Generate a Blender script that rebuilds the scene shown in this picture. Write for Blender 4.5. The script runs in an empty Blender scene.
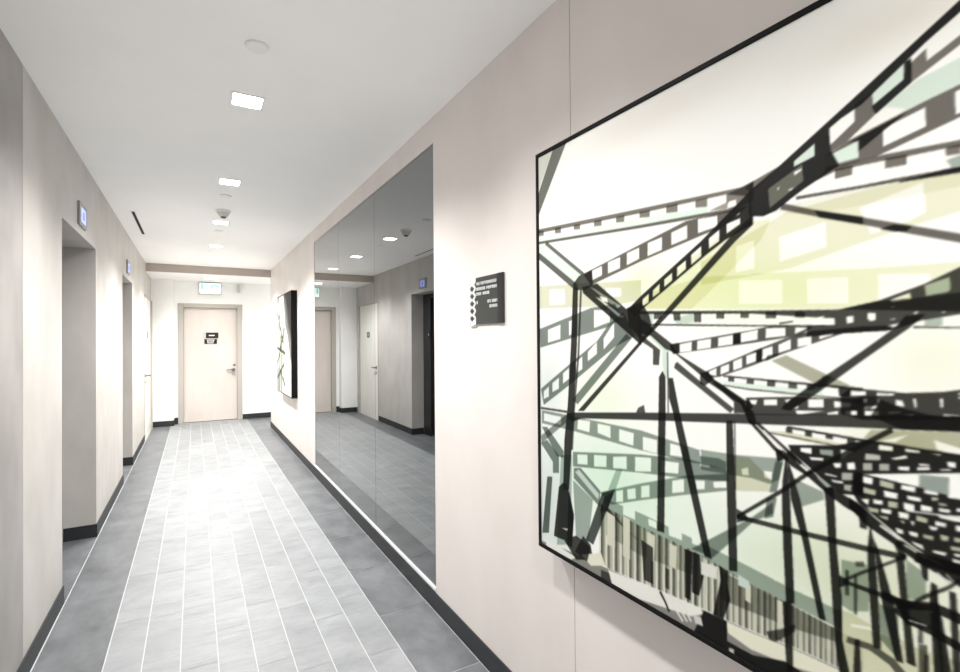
import bpy, bmesh, math, random
import numpy as np
from mathutils import Matrix, Vector

random.seed(4)
scene = bpy.context.scene
COL = scene.collection

# ------------------------------------------------------------------ camera, world, exposure
YAW, PITCH, ROLL, FOCAL_PX = 0.516426, 0.007742, -0.007624, 502.531
def camera_axes():
    cy, sy = math.cos(YAW), math.sin(YAW)
    r = Vector((cy, -sy, 0)); f = Vector((sy, cy, 0)); u = Vector((0, 0, 1))
    f2 = f * math.cos(PITCH) + u * math.sin(PITCH)
    u2 = -f * math.sin(PITCH) + u * math.cos(PITCH)
    return (r * math.cos(ROLL) + u2 * math.sin(ROLL), -r * math.sin(ROLL) + u2 * math.cos(ROLL), f2)
cd = bpy.data.cameras.new('camera'); cam = bpy.data.objects.new('camera', cd); COL.objects.link(cam)
cd.sensor_fit = 'HORIZONTAL'; cd.sensor_width = 36.0; cd.lens = FOCAL_PX / 960 * 36.0
cd.clip_start = 0.02; cd.clip_end = 60
_r, _u, _f = camera_axes()
M = Matrix((( _r.x, _u.x, -_f.x, 0), (_r.y, _u.y, -_f.y, 0), (_r.z, _u.z, -_f.z, 1.4), (0, 0, 0, 1)))
cam.matrix_world = M
scene.camera = cam
w = bpy.data.worlds.new('world'); scene.world = w; w.use_nodes = True
w.node_tree.nodes['Background'].inputs[0].default_value = (0.9, 0.95, 1.0, 1)
w.node_tree.nodes['Background'].inputs[1].default_value = 0.02
vs = scene.view_settings
vs.view_transform = 'Standard'; vs.look = 'None'; vs.gamma = 1.0; vs.use_curve_mapping = False
vs.exposure = 0.0
LAMP_W = 138.0           # downlights over the corridor
LOBBY_W = 34.0          # downlights in the lower end lobby
scene.cycles.max_bounces = 14
scene.cycles.diffuse_bounces = 7
scene.cycles.glossy_bounces = 6
scene.cycles.sample_clamp_indirect = 6.0
scene.cycles.use_fast_gi = True; scene.cycles.fast_gi_method = 'ADD'    # a little even ambient fill added everywhere, from no lamp
w.light_settings.ao_factor = 0.24; w.light_settings.distance = 1.5

# ------------------------------------------------------------------ dimensions of the place (metres)
XL, XR, H = -0.622, 1.084, 2.566       # left wall, right wall, ceiling
YB, YE = -3.2, 10.03                   # back wall, end wall
YC, HL = 8.83, 2.45                    # where the lower lobby ceiling starts, its height
LOBX = 3.6                             # lobby reaches this far to the side
BASE = 0.092
ELEVATORS = ((3.47, 4.54), (6.08, 6.98)); EH = 2.08; ED = 0.19
MIRY0, MIRY1, MIRZ0, MIRZ1 = 2.39, 5.39, 0.118, 2.43

# ------------------------------------------------------------------ materials
def mat(name, col, rough=0.5, metal=0.0, spec=0.5, emit=None, estr=0.0):
    m = bpy.data.materials.new(name); m.use_nodes = True
    b = m.node_tree.nodes['Principled BSDF']
    b.inputs['Base Color'].default_value = (*col, 1); b.inputs['Roughness'].default_value = rough
    b.inputs['Metallic'].default_value = metal; b.inputs['Specular IOR Level'].default_value = spec
    if emit:
        b.inputs['Emission Color'].default_value = (*emit, 1); b.inputs['Emission Strength'].default_value = estr
    return m
def noisy(m, col_a, col_b, scale=(1, 1, 1), nscale=5.0, detail=5.0, lo=0.35, hi=0.65, bump=0.0, bscale=None, bdist=0.002, rough_var=0.0):
    nt = m.node_tree; N = nt.nodes; Lk = nt.links; b = N['Principled BSDF']
    tc = N.new('ShaderNodeTexCoord'); mp = N.new('ShaderNodeMapping'); mp.inputs['Scale'].default_value = scale
    no = N.new('ShaderNodeTexNoise'); no.inputs['Scale'].default_value = nscale; no.inputs['Detail'].default_value = detail
    cr = N.new('ShaderNodeValToRGB'); e = cr.color_ramp.elements
    e[0].position = lo; e[1].position = hi; e[0].color = (*col_a, 1); e[1].color = (*col_b, 1)
    Lk.new(tc.outputs['Object'], mp.inputs[0]); Lk.new(mp.outputs[0], no.inputs['Vector'])
    Lk.new(no.outputs[0], cr.inputs[0]); Lk.new(cr.outputs[0], b.inputs['Base Color'])
    if bump:
        mp2 = N.new('ShaderNodeMapping'); mp2.inputs['Scale'].default_value = bscale or scale
        no2 = N.new('ShaderNodeTexNoise'); no2.inputs['Scale'].default_value = nscale; no2.inputs['Detail'].default_value = 6
        bp = N.new('ShaderNodeBump'); bp.inputs['Strength'].default_value = bump; bp.inputs['Distance'].default_value = bdist
        Lk.new(tc.outputs['Object'], mp2.inputs[0]); Lk.new(mp2.outputs[0], no2.inputs['Vector'])
        Lk.new(no2.outputs[0], bp.inputs['Height']); Lk.new(bp.outputs[0], b.inputs['Normal'])
    return m
M_LEFT = noisy(mat('left_stone_panel', (.6, .57, .53), 0.45, spec=.3), (.43, .407, .378), (.53, .507, .478), (1.3, 1.3, .75), 3.4, 9, .28, .74, 0.15, (3, 3, 1.2), .002)
M_RIGHT = noisy(mat('right_wall_panel', (.7, .65, .6), 0.5, spec=.3), (.655, .607, .575), (.70, .652, .62), (1, 1, .8), 3.0, 6)
M_WHITE = noisy(mat('white_wall_paint', (.83, .83, .81), .6, spec=.3), (.81, .81, .79), (.85, .85, .83), (1, 1, 1), 3)
M_CEIL = noisy(mat('ceiling_paint', (.86, .855, .84), .8, spec=.2), (.885, .88, .87), (.90, .895, .885), (1, 1, 1), 4)
M_BULK = mat('bulkhead_shade', (.42, .37, .33), .6, spec=.3)  # same finish as the walls, its shade put into a darker tan
M_BASE = mat('dark_rubber_base', (.026, .028, .031), .5, spec=.3)
M_JOINT = mat('joint_backing', (.12, .11, .10), .8)  # dark backing seen through the open panel joints
M_GROUT = mat('floor_grout', (.50, .51, .50), .7)
M_DOOR = noisy(mat('beige_door_laminate', (.7, .64, .59), .5, spec=.3), (.56, .505, .465), (.60, .545, .505), (1, 1, .3), 6)
M_DOOR2 = noisy(mat('pale_door_laminate', (.72, .71, .66), .5, spec=.3), (.70, .69, .64), (.74, .73, .68), (1, 1, .3), 6)
M_FRAME = mat('door_frame_paint', (.40, .375, .34), .45)
M_STEEL = mat('brushed_steel', (.55, .55, .55), .3, 1.0)
M_LEVER = mat('lever_metal', (.22, .22, .21), .35, 1.0)
M_BLACK = mat('black_plastic', (.012, .012, .012), .35)
M_DGREY = mat('dark_grey_plate', (.034, .036, .033), .4)
M_CHAIN = mat('printed_film_edge', (.62, .62, .61), .5)
M_PGREY = mat('pale_grey_plate', (.45, .46, .45), .5)
M_MARK = mat('white_lettering', (.75, .76, .74), .5)
M_BRONZE = noisy(mat('dark_elevator_metal', (.05, .05, .052), .35, .6), (.045, .045, .047), (.065, .065, .067), (1, 1, .05), 30)
M_MIRROR = mat('tinted_mirror', (.28, .29, .296), 0.0, 1.0)
M_MEDGE = mat('mirror_edge', (.05, .055, .055), .3)
M_ALU = mat('white_channel', (.82, .82, .82), .35, spec=.5)
M_TRIMW = mat('white_enamel', (.8, .8, .79), .4)
M_LAMP = mat('lamp_diffuser', (.9, .9, .9), .5, emit=(1.0, .98, .95), estr=30)
M_PLATE = mat('indicator_plate', (.30, .30, .30), .4, .7)
M_SCREEN = mat('indicator_screen', (.1, .12, .3), .3, emit=(.33, .42, 1.0), estr=1.3)
M_SCRMARK = mat('indicator_digit', (.05, .06, .3), .3, emit=(.10, .12, .75), estr=1.0)
M_SLOT = mat('slot_black', (.004, .004, .004), .8)
M_SMOKE = mat('detector_plastic', (.62, .61, .59), .5)
M_PFRAME = mat('picture_frame_black', (.006, .006, .006), .55, spec=.12)
M_PLIP = mat('picture_frame_edge', (.03, .03, .03), .35)
M_EXITW = mat('exit_sign_panel', (.8, .9, .88), .4, emit=(.86, 1.0, .98), estr=.95)
M_EXITG = mat('exit_sign_green', (.2, .55, .45), .4, emit=(.30, .72, .62), estr=.75)
M_EXITF = mat('exit_sign_housing', (.50, .50, .52), .4)

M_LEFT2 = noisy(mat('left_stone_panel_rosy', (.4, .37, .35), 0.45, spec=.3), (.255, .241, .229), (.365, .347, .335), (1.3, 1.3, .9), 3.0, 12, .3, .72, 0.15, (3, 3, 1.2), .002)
def floor_material(name, dark, light, rough, wav):
    m = mat(name, dark, rough, spec=.72); nt = m.node_tree; N = nt.nodes; Lk = nt.links; b = N['Principled BSDF']
    tc = N.new('ShaderNodeTexCoord')
    at = N.new('ShaderNodeAttribute'); at.attribute_name = 'tile_tone'
    ad = N.new('ShaderNodeVectorMath'); ad.operation = 'MULTIPLY_ADD'; ad.inputs[1].default_value = (7, 11, 5)
    Lk.new(at.outputs['Color'], ad.inputs[0]); Lk.new(tc.outputs['Object'], ad.inputs[2])
    mp = N.new('ShaderNodeMapping'); mp.inputs['Scale'].default_value = (1.6, 2.4, 1) if wav else (2.2, 1.6, 1)
    no = N.new('ShaderNodeTexNoise'); no.inputs['Scale'].default_value = 3.0; no.inputs['Detail'].default_value = 8; no.inputs['Roughness'].default_value = .62
    cr = N.new('ShaderNodeValToRGB'); e = cr.color_ramp.elements
    e[0].position = .3; e[1].position = .72; e[0].color = (*dark, 1); e[1].color = (*light, 1)
    mul = N.new('ShaderNodeMix'); mul.data_type = 'RGBA'; mul.blend_type = 'MULTIPLY'; mul.inputs[0].default_value = 1.0
    sep = N.new('ShaderNodeMapRange'); sep.inputs[3].default_value = .93; sep.inputs[4].default_value = 1.06
    Lk.new(ad.outputs[0], mp.inputs[0]); Lk.new(mp.outputs[0], no.inputs['Vector']); Lk.new(no.outputs[0], cr.inputs[0])
    Lk.new(at.outputs['Fac'], sep.inputs[0]); Lk.new(cr.outputs[0], mul.inputs[6]); Lk.new(sep.outputs[0], mul.inputs[7])
    Lk.new(mul.outputs[2], b.inputs['Base Color'])
    rr = N.new('ShaderNodeMapRange'); rr.inputs[3].default_value = rough - .07; rr.inputs[4].default_value = rough + .09
    Lk.new(no.outputs[0], rr.inputs[0]); Lk.new(rr.outputs[0], b.inputs['Roughness'])
    mp2 = N.new('ShaderNodeMapping'); mp2.inputs['Scale'].default_value = (3.0, 22, 1) if wav else (14, 14, 1)
    no2 = N.new('ShaderNodeTexNoise'); no2.inputs['Scale'].default_value = 1.0; no2.inputs['Detail'].default_value = 4; no2.inputs['Distortion'].default_value = .6
    bp = N.new('ShaderNodeBump'); bp.inputs['Strength'].default_value = .9 if wav else .10; bp.inputs['Distance'].default_value = .006 if wav else .002
    Lk.new(ad.outputs[0], mp2.inputs[0]); Lk.new(mp2.outputs[0], no2.inputs['Vector']); Lk.new(no2.outputs[0], bp.inputs['Height']); Lk.new(bp.outputs[0], b.inputs['Normal'])
    return m
M_FIELD = floor_material('riven_slate_strip', (.185, .195, .20), (.285, .295, .30), .50, True)
M_BORDER = floor_material('smooth_slate_border', (.068, .074, .08), (.165, .174, .184), .40, False)

# ------------------------------------------------------------------ mesh helpers
class MB:
    """collects shapes, links them as one mesh object"""
    def __init__(s): s.v = []; s.f = []; s.m = []; s.mats = []
    def mi(s, m):
        if m not in s.mats: s.mats.append(m)
        return s.mats.index(m)
    def face(s, pts, m):
        i = len(s.v); s.v += [tuple(p) for p in pts]; s.f.append(tuple(range(i, i + len(pts)))); s.m.append(s.mi(m))
    def box(s, a, b, m):
        x0, x1 = sorted((a[0], b[0])); y0, y1 = sorted((a[1], b[1])); z0, z1 = sorted((a[2], b[2]))
        i = len(s.v)
        s.v += [(x0, y0, z0), (x1, y0, z0), (x1, y1, z0), (x0, y1, z0), (x0, y0, z1), (x1, y0, z1), (x1, y1, z1), (x0, y1, z1)]
        for q in ((0, 3, 2, 1), (4, 5, 6, 7), (0, 1, 5, 4), (1, 2, 6, 5), (2, 3, 7, 6), (3, 0, 4, 7)):
            s.f.append(tuple(i + k for k in q)); s.m.append(s.mi(m))
        return s
    def prism(s, pts, axis, lo, hi, m):
        """polygon in the two other axes, extruded along axis between lo and hi"""
        def mk(p, h):
            return (h, p[0], p[1]) if axis == 0 else (p[0], h, p[1]) if axis == 1 else (p[0], p[1], h)
        n = len(pts); i = len(s.v)
        s.v += [mk(p, lo) for p in pts] + [mk(p, hi) for p in pts]; k = s.mi(m)
        s.f.append(tuple(range(i, i + n))); s.m.append(k); s.f.append(tuple(range(i + 2 * n - 1, i + n - 1, -1))); s.m.append(k)
        for a in range(n):
            b = (a + 1) % n; s.f.append((i + a, i + b, i + n + b, i + n + a)); s.m.append(k)
        return s
    def lathe(s, prof, c, m, n=28, axis=2):
        i = len(s.v); k = s.mi(m)
        for (r, h) in prof:
            for a in range(n):
                t = 2 * math.pi * a / n; d = (r * math.cos(t), r * math.sin(t))
                s.v.append((c[0] + d[0], c[1] + d[1], c[2] + h) if axis == 2 else (c[0] + h, c[1] + d[0], c[2] + d[1]) if axis == 0 else (c[0] + d[0], c[1] + h, c[2] + d[1]))
        for j in range(len(prof) - 1):
            for a in range(n):
                b = (a + 1) % n; s.f.append((i + j * n + a, i + j * n + b, i + (j + 1) * n + b, i + (j + 1) * n + a)); s.m.append(k)
        s.f.append(tuple(i + a for a in range(n))[::-1]); s.m.append(k)
        s.f.append(tuple(i + (len(prof) - 1) * n + a for a in range(n))); s.m.append(k)
        return s
    def build(s, name, parent=None, loc=None, bevel=0.0, smooth=False):
        me = bpy.data.meshes.new(name); me.from_pydata(s.v, [], s.f)
        for m in s.mats: me.materials.append(m)
        me.polygons.foreach_set('material_index', s.m)
        bm = bmesh.new(); bm.from_mesh(me); bmesh.ops.recalc_face_normals(bm, faces=bm.faces); bm.to_mesh(me); bm.free()
        if smooth:
            me.polygons.foreach_set('use_smooth', [True] * len(me.polygons)); me.set_sharp_from_angle(angle=math.radians(40))
        o = bpy.data.objects.new(name, me); COL.objects.link(o)
        if parent: o.parent = parent
        if loc: o.location = loc
        if bevel:
            b = o.modifiers.new('bevel', 'BEVEL'); b.width = bevel; b.segments = 2; b.limit_method = 'ANGLE'
        return o
def empty(name, loc, label, cat, group=None):
    o = bpy.data.objects.new(name, None); COL.objects.link(o); o.location = loc; o.empty_display_size = .1
    return tag(o, label, cat, group)
def tag(o, label, cat, group=None):
    o['label'] = label; o['category'] = cat
    if group: o['group'] = group
    return o
def structure(o):
    o['kind'] = 'structure'; return o
def rrect(x0, y0, x1, y1, r, n=5):
    pts = []
    for cx, cy, a0 in ((x1 - r, y1 - r, 0), (x0 + r, y1 - r, 90), (x0 + r, y0 + r, 180), (x1 - r, y0 + r, 270)):
        for k in range(n + 1):
            a = math.radians(a0 + 90 * k / n); pts.append((cx + r * math.cos(a), cy + r * math.sin(a)))
    return pts

# ------------------------------------------------------------------ floor
def build_floor():
    quads = []   # x0,x1,y0,y1,material,tone
    g = 0.0021
    def run(x0, x1, y0, y1, joints, m, gy):
        ys = [y0] + [j for j in joints if y0 < j < y1] + [y1]
        for a, b in zip(ys, ys[1:]):
            quads.append((x0 + g, x1 - g, a + gy, b - gy, m, random.random()))
    XA, XB = -0.347, 0.810; sw = (XB - XA) / 8
    offs = (3.076, 3.05, 2.5, 2.76, 2.94, 3.387, 3.18, 2.2)
    for k in range(8):
        j = [offs[k] + .57 * n for n in range(-12, 16)]
        run(XA + k * sw, XA + (k + 1) * sw, YB, YE, j, M_FIELD, .0012)
    jb = [1.915 + .57 * n for n in range(-10, 16)]
    run(XL + .0105, XA, YB, YE, [], M_BORDER, .0012)
    run(XB, 1.076, YB, YE, jb, M_BORDER, .0018)
    for a, b in ELEVATORS:
        run(-.95, XL + .0105, a - .1, b + .1, [], M_BORDER, .001)
    for k in range(5):
        run(1.076 + .57 * k, 1.076 + .57 * (k + 1), YC, YE, [YC + .57, YC + 1.14], M_BORDER, .0018)
    mb = MB(); tones = []
    z = 0.0
    for x0, x1, y0, y1, m, t in quads:
        mb.face([(x0, y0, z), (x1, y0, z), (x1, y1, z), (x0, y1, z)], m); tones.append(t)
    zg = -.0012
    mb.face([(-1.0, YB, zg), (LOBX + .3, YB, zg), (LOBX + .3, YE + .2, zg), (-1.0, YE + .2, zg)], M_GROUT); tones.append(.5)
    mb.box((-1.0, YB - .2, -.12), (LOBX + .3, YE + .2, -.02), M_GROUT); tones += [.5] * 6
    o = mb.build('floor')
    at = o.data.attributes.new('tile_tone', 'FLOAT_COLOR', 'FACE')
    arr = np.ones((len(tones), 4), dtype=np.float32); arr[:, 0] = arr[:, 1] = arr[:, 2] = tones
    at.data.foreach_set('color', arr.ravel())
    return structure(o)
build_floor()

# ------------------------------------------------------------------ ceiling, bulkhead
mb = MB()
mb.box((XL - .5, YB - .2, H), (XR + .3, YC, H + .12), M_CEIL)
mb.box((XL - .5, YC, HL), (LOBX + .3, YE + .3, H + .12), M_CEIL)
structure(mb.build('ceiling'))
structure(MB().box((XL, YC - .025, HL - .004), (XR, YC, H), M_BULK).build('trim_1'))

# ------------------------------------------------------------------ left wall with the two elevator recesses
mb = MB()
G = .0015
def wall_run(mb, segs, joints, x0, x1, z0, z1, m):
    """panels between joints, each a box; a thin open joint between neighbours"""
    for a, b in segs:
        ys = [a] + [j for j in joints if a < j < b] + [b]
        for k, (p, q) in enumerate(zip(ys, ys[1:])):
            mb.box((x0, p + (G if k else 0), z0), (x1, q - (G if k < len(ys) - 2 else 0), z1), m)
JL = [-.6, 2.759, 6.10]
(e1a, e1b), (e2a, e2b) = ELEVATORS
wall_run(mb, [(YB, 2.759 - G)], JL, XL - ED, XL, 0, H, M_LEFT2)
wall_run(mb, [(2.759 + G, e1a), (e1b, e2a), (e2b, 9.86)], JL, XL - ED, XL, 0, H, M_LEFT)
for a, b in ELEVATORS:
    mb.box((XL - ED, a, EH), (XL, b, H), M_LEFT)
mb.box((XL - ED - .02, YB, 0), (XL - ED + .06, 2.9, H), M_JOINT)
mb.box((XL - ED - .35, YB, 0), (XL - ED - .2, YE + .2, H), M_JOINT)
structure(mb.build('wall_left'))
mb = MB()
for a, b in ((YB, e1a), (e1b, e2a), (e2b, 8.53)):
    mb.box((XL, a, 0), (XL + .007, b, BASE), M_BASE)
for a, b in ELEVATORS:
    mb.box((XL - ED + .005, b - .007, 0), (XL + .007, b, BASE), M_BASE)
    mb.box((XL - ED + .005, a, 0), (XL + .007, a + .007, BASE), M_BASE)
structure(mb.build('baseboard_left'))

# ------------------------------------------------------------------ right wall with the mirror niche
mb = MB()
JR = [-1.45, 1.292, 5.41]
T = .14
wall_run(mb, [(YB, MIRY0)], JR, XR, XR + T, 0, H, M_RIGHT)
wall_run(mb, [(MIRY1, 8.87)], [5.41], XR, XR + T, 0, H, M_RIGHT)
mb.box((XR, MIRY0, MIRZ1), (XR + T, MIRY1, H), M_RIGHT)
mb.box((XR, MIRY0, 0), (XR + T, MIRY1, MIRZ0 - .016), M_RIGHT)
mb.box((XR + .012, MIRY0, MIRZ0 - .016), (XR + T, MIRY1, MIRZ1), M_JOINT)
mb.box((XR + .06, YB, 0), (XR + T + .02, 8.83, H), M_JOINT)
structure(mb.build('wall_right'))
structure(MB().box((XR - .007, YB, 0), (XR, 8.877, BASE), M_BASE).box((XR - .007, 8.87, 0), (LOBX, 8.877, BASE), M_BASE).build('baseboard_right'))

# ------------------------------------------------------------------ end wall, lobby walls, back wall
mb = MB()
DX0, DX1, DZ = -.25, .75, 2.07          # outer edge of the end door frame
mb.box((XL - .2, 9.86, 0), (-.31, YE + .15, HL), M_WHITE)
mb.box((-.31, YE, 0), (DX0, YE + .15, HL), M_WHITE)
mb.box((DX1, YE, 0), (LOBX, YE + .15, HL), M_WHITE)
mb.box((DX0, YE, DZ), (DX1, YE + .15, HL), M_WHITE)
mb.box((DX0, YE + .15, 0), (DX1, YE + .2, HL), M_WHITE)
structure(mb.build('wall_end'))
mb = MB()
mb.box((XL, 9.852, 0), (-.302, 9.86, BASE), M_BASE).box((-.31, 9.86, 0), (-.302, YE, BASE), M_BASE)
mb.box((-.302, YE - .008, 0), (DX0, YE, BASE + .02), M_BASE).box((DX1, YE - .008, 0), (LOBX, YE, BASE), M_BASE)
structure(mb.build('baseboard_end'))
mb = MB()
mb.box((LOBX, 8.7, 0), (LOBX + .12, YE + .15, HL), M_WHITE)
mb.box((XR + T + .02, 8.75, 0), (LOBX, 8.87, H), M_WHITE)
structure(mb.build('wall_lobby'))
structure(MB().box((XL - .4, YB - .15, 0), (XR + .3, YB, H), M_RIGHT).build('wall_back'))

# ------------------------------------------------------------------ doors
def lever(parent, x, y, z, axis, sgn):
    """lever handle with rose; axis is the direction it stands out along"""
    mb = MB()
    if axis == 1:
        mb.lathe([(.026, 0), (.026, -.012), (.012, -.014), (.011, -.055)], (x, y, z), M_LEVER, 20, 1)
        mb.box((x - .115, y - .066, z - .010), (x + .012, y - .044, z + .010), M_LEVER)
    else:
        mb.lathe([(.026, 0), (.026, .012), (.012, .014), (.011, .055)], (x, y, z), M_LEVER, 20, 0)
        mb.box((x + .044, y - .012, z - .010), (x + .066, y + .115, z + .010), M_LEVER)
    return mb.build('door_handle', parent, bevel=.003, smooth=True)
d = structure(empty('door_1', (0, 0, 0), 'beige door with two small black signs in the end wall under the exit sign', 'door'))
mb = MB()
mb.box((DX0, YE - .012, 0), (-.165, YE + .13, DZ), M_FRAME).box((.665, YE - .012, 0), (DX1, YE + .13, DZ), M_FRAME)
mb.box((-.165, YE - .012, 2.0), (.665, YE + .13, DZ), M_FRAME)
mb.build('door_frame', d, bevel=.004)
MB().box((-.162, YE + .045, .012), (.662, YE + .09, 1.997), M_DOOR).build('door_leaf', d, bevel=.002)
YD = YE + .045
lever(d, .605, YD, .90, 1, -1)
MB().box((.575, YD - .004, .80), (.635, YD, .925), M_STEEL).build('handle_plate', d)
MB().lathe([(.020, 0), (.020, -.012), (.014, -.016)], (.618, YD, .985), M_LEVER, 20, 1).build('lock_cylinder', d)
sg = tag(MB().box((.172, YD - .008, 1.467), (.367, YD, 1.565), M_BLACK).build('door_sign', None, bevel=.001), 'upper black sign on the beige end door, with one white line', 'sign')
MB().box((.217, YD - .0095, 1.506), (.307, YD - .0075, 1.524), M_MARK).build('white_line', sg)
MB().box((.124, YD - .008, 1.467), (.171, YD, 1.565), M_PGREY).build('grey_end', sg)['label'] = 'pale grey end of the sign'
sg = tag(MB().box((.147, YD - .008, 1.366), (.344, YD, 1.452), M_BLACK).build('door_sign', None, bevel=.001), 'lower black sign on the beige end door, grey in its middle', 'sign')
MB().prism([(.197, 1.374), (.287, 1.374), (.307, 1.444), (.187, 1.444)], 1, YD - .0095, YD - .0075, M_PGREY).build('grey_field', sg)
mb = MB()
for z in (1.390, 1.406, 1.422): mb.box((.207, YD - .0105, z), (.282, YD - .009, z + .006), M_DGREY)
mb.build('text_lines', sg)

d = structure(empty('door_2', (0, 0, 0), 'pale flush door at the far end of the left wall', 'door'))
ya, yb = 8.55, 9.62
mb = MB()
mb.box((XL - .02, ya - .012, 0), (XL + .006, ya, 2.07), M_FRAME).box((XL - .02, yb, 0), (XL + .03, yb + .05, 2.07), M_FRAME)
mb.box((XL - .02, ya - .012, 2.06), (XL + .010, yb + .05, 2.085), M_FRAME)
mb.build('door_frame', d)
MB().box((XL - .03, ya + .002, .006), (XL + .004, yb - .002, 2.058), M_DOOR2).build('door_leaf', d)
lever(d, XL + .004, ya + .07, .925, 0, 1)
MB().lathe([(.018, 0), (.018, .012), (.012, .016)], (XL + .004, ya + .075, .83), M_STEEL, 18, 0).build('lock_cylinder', d)
sg = tag(MB().box((XL + .004, 9.02, 1.46), (XL + .012, 9.16, 1.56), M_DGREY).build('door_sign', None, bevel=.001), 'small dark grey sign on the pale door in the left wall', 'sign')
MB().box((XL + .012, 9.05, 1.485), (XL + .0135, 9.10, 1.535), M_PGREY).build('pictogram_block', sg)

# ------------------------------------------------------------------ elevators
def elevator(a, b, label):
    xf = XL - ED
    e = empty('elevator_door', (xf, (a + b) / 2, 0), label, 'elevator door'); yc = (a + b) / 2 - .065; yb = (a + b) / 2
    def loc(o): o.location = (-xf, -yb, 0); return o
    mb = MB(); jw = .13; jn = .26
    mb.box((xf - .12, a, 0), (xf, a + jw, EH), M_BRONZE).box((xf - .12, b - jn, 0), (xf, b, EH), M_BRONZE).box((xf - .12, a + jw, EH - .06), (xf, b - jn, EH), M_BRONZE)
    loc(mb.build('door_frame', e, bevel=.003))
    for p, q in ((a + jw, yc - .002), (yc + .002, b - jw)):
        loc(MB().box((xf - .09, p, .012), (xf - .06, q, EH - .06), M_BRONZE).build('sliding_panel', e))
    loc(MB().box((xf - .12, a + jw, 0), (xf, b - jn, .010), M_STEEL).build('sill', e))
    pl = MB().box((xf, b - .245, 1.425), (xf + .005, b - .165, 1.535), M_BLACK).build('number_plate', e); loc(pl)
    MB().lathe([(.013, 0), (.013, .0015)], (0, 0, 0), M_MARK, 20, 0).build('white_numeral', pl, (xf + .005, b - .205, 1.482)).scale = (1, .75, 1.5)
    return e
elevator(*ELEVATORS[0], 'dark elevator door deep in the nearer of the two recesses in the left wall')
elevator(*ELEVATORS[1], 'dark elevator door in the farther recess of the left wall, numeral plate seen in the mirror')
def indicator(yc, label):
    z0, z1 = 2.13, 2.275
    e = tag(MB().prism(rrect(yc - .12, z0, yc + .12, z1, .008), 0, XL, XL + .012, M_PLATE).build('floor_indicator', None), label, 'floor indicator')
    s = MB().prism(rrect(yc - .075, z0 + .025, yc + .075, z1 - .03, .006), 0, XL + .012, XL + .0135, M_SCREEN).build('screen', e)
    MB().box((XL + .0135, yc - .018, z0 + .045), (XL + .0145, yc + .022, z1 - .052), M_SCRMARK).build('digit_block', s)
indicator(4.0, 'grey floor indicator with blue lit screen above the nearer elevator recess')
indicator(6.53, 'grey floor indicator with blue lit screen above the farther elevator recess')

# ------------------------------------------------------------------ wall mirror in three panels
ys = [MIRY0, MIRY0 + 1, MIRY0 + 2, MIRY1]
for k, word in enumerate(('nearest tall mirror panel, its edge beside the blank wall with the black plaque', 'middle tall mirror panel between its two neighbours on the right wall', 'farthest tall mirror panel, on the side of the small picture')):
    mb = MB(); a, b = ys[k] + .0008, ys[k + 1] - .0008
    mb.box((XR + .003, a, MIRZ0), (XR + .010, b, MIRZ1 - .006), M_MEDGE)
    mb.face([(XR + .0028, a + .0012, MIRZ0 + .001), (XR + .0028, b - .0012, MIRZ0 + .001), (XR + .0028, b - .0012, MIRZ1 - .008), (XR + .0028, a + .0012, MIRZ1 - .008)], M_MIRROR)
    tag(mb.build('wall_mirror'), word, 'mirror', 'mirror panels on the right wall')
tag(MB().box((XR - .004, MIRY0, MIRZ0 - .016), (XR + .011, MIRY1, MIRZ0 - .001), M_ALU).build('mirror_channel', None), 'thin white channel along the bottom edge of the wall mirror', 'channel')

# ------------------------------------------------------------------ ceiling fittings
def downlight(x, y, z, watts, label, size=.074):
    e = empty('downlight', (x, y, z), label, 'ceiling light', 'square downlights along the ceiling')
    mb = MB(); s = size; o, i = rrect(-s, -s, s, s, .012), rrect(-s + .010, -s + .010, s - .010, s - .010, .008)
    n = len(o)
    for k in range(n):
        l = (k + 1) % n
        mb.face([(*o[k], -.004), (*o[l], -.004), (*i[l], -.004), (*i[k], -.004)], M_TRIMW)
        mb.face([(*o[k], 0), (*o[l], 0), (*o[l], -.004), (*o[k], -.004)], M_TRIMW)
        mb.face([(*i[k], 0), (*i[l], 0), (*i[l], -.004), (*i[k], -.004)], M_TRIMW)
    mb.build('trim_ring', e)
    MB().prism(i, 2, -.0022, -.0005, M_LAMP).build('diffuser', e)
    ld = bpy.data.lights.new('downlight_beam', 'SPOT'); ld.energy = watts; ld.color = (1.0, .988, .972)
    ld.spot_size = math.radians(142); ld.spot_blend = .75; ld.shadow_soft_size = .055
    lo = bpy.data.objects.new('downlight_beam', ld); COL.objects.link(lo); lo.parent = e; lo.location = (0, 0, -.07)
    return e
for y, gain, lab in ((2.66, 1.0, 'square downlight nearest the viewer, glaring white, on the corridor ceiling'),
               (4.08, 1.2, 'second square downlight along the corridor ceiling, before the smoke detector'),
               (5.50, 1.3, 'third square downlight, just past the smoke detector on the corridor ceiling'),
               (6.88, 1.5, 'fourth square downlight along the corridor ceiling'),
               (8.22, 1.9, 'last square downlight on the corridor ceiling, close to the tan bulkhead')):
    downlight(.225, y, H, LAMP_W * gain, lab)
for y in (1.27, -.12, -1.5):
    downlight(.225, y, H, LAMP_W * (.55 if y > 0 else .5), 'square downlight on the corridor ceiling behind the viewer')
downlight(.22, 9.40, HL, LOBBY_W, 'square downlight in the lower lobby ceiling before the end door')
for x in (1.5, 2.7):
    downlight(x, 9.40, HL, LOBBY_W, 'square downlight in the side part of the lower lobby ceiling')
for y, lab in ((2.146, 'flat round white cover on the ceiling nearest the viewer'), (4.48, 'flat round white cover on the ceiling just before the smoke detector'), (5.93, 'flat round white cover on the ceiling beyond the third downlight')):
    tag(MB().lathe([(.044, 0), (.044, -.006), (.041, -.009), (.0, -.0095)], (0, 0, 0), M_TRIMW, 36).build('sprinkler_cover', None, (.218, y, H), smooth=True), lab, 'ceiling cover', 'round covers on the ceiling')
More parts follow.
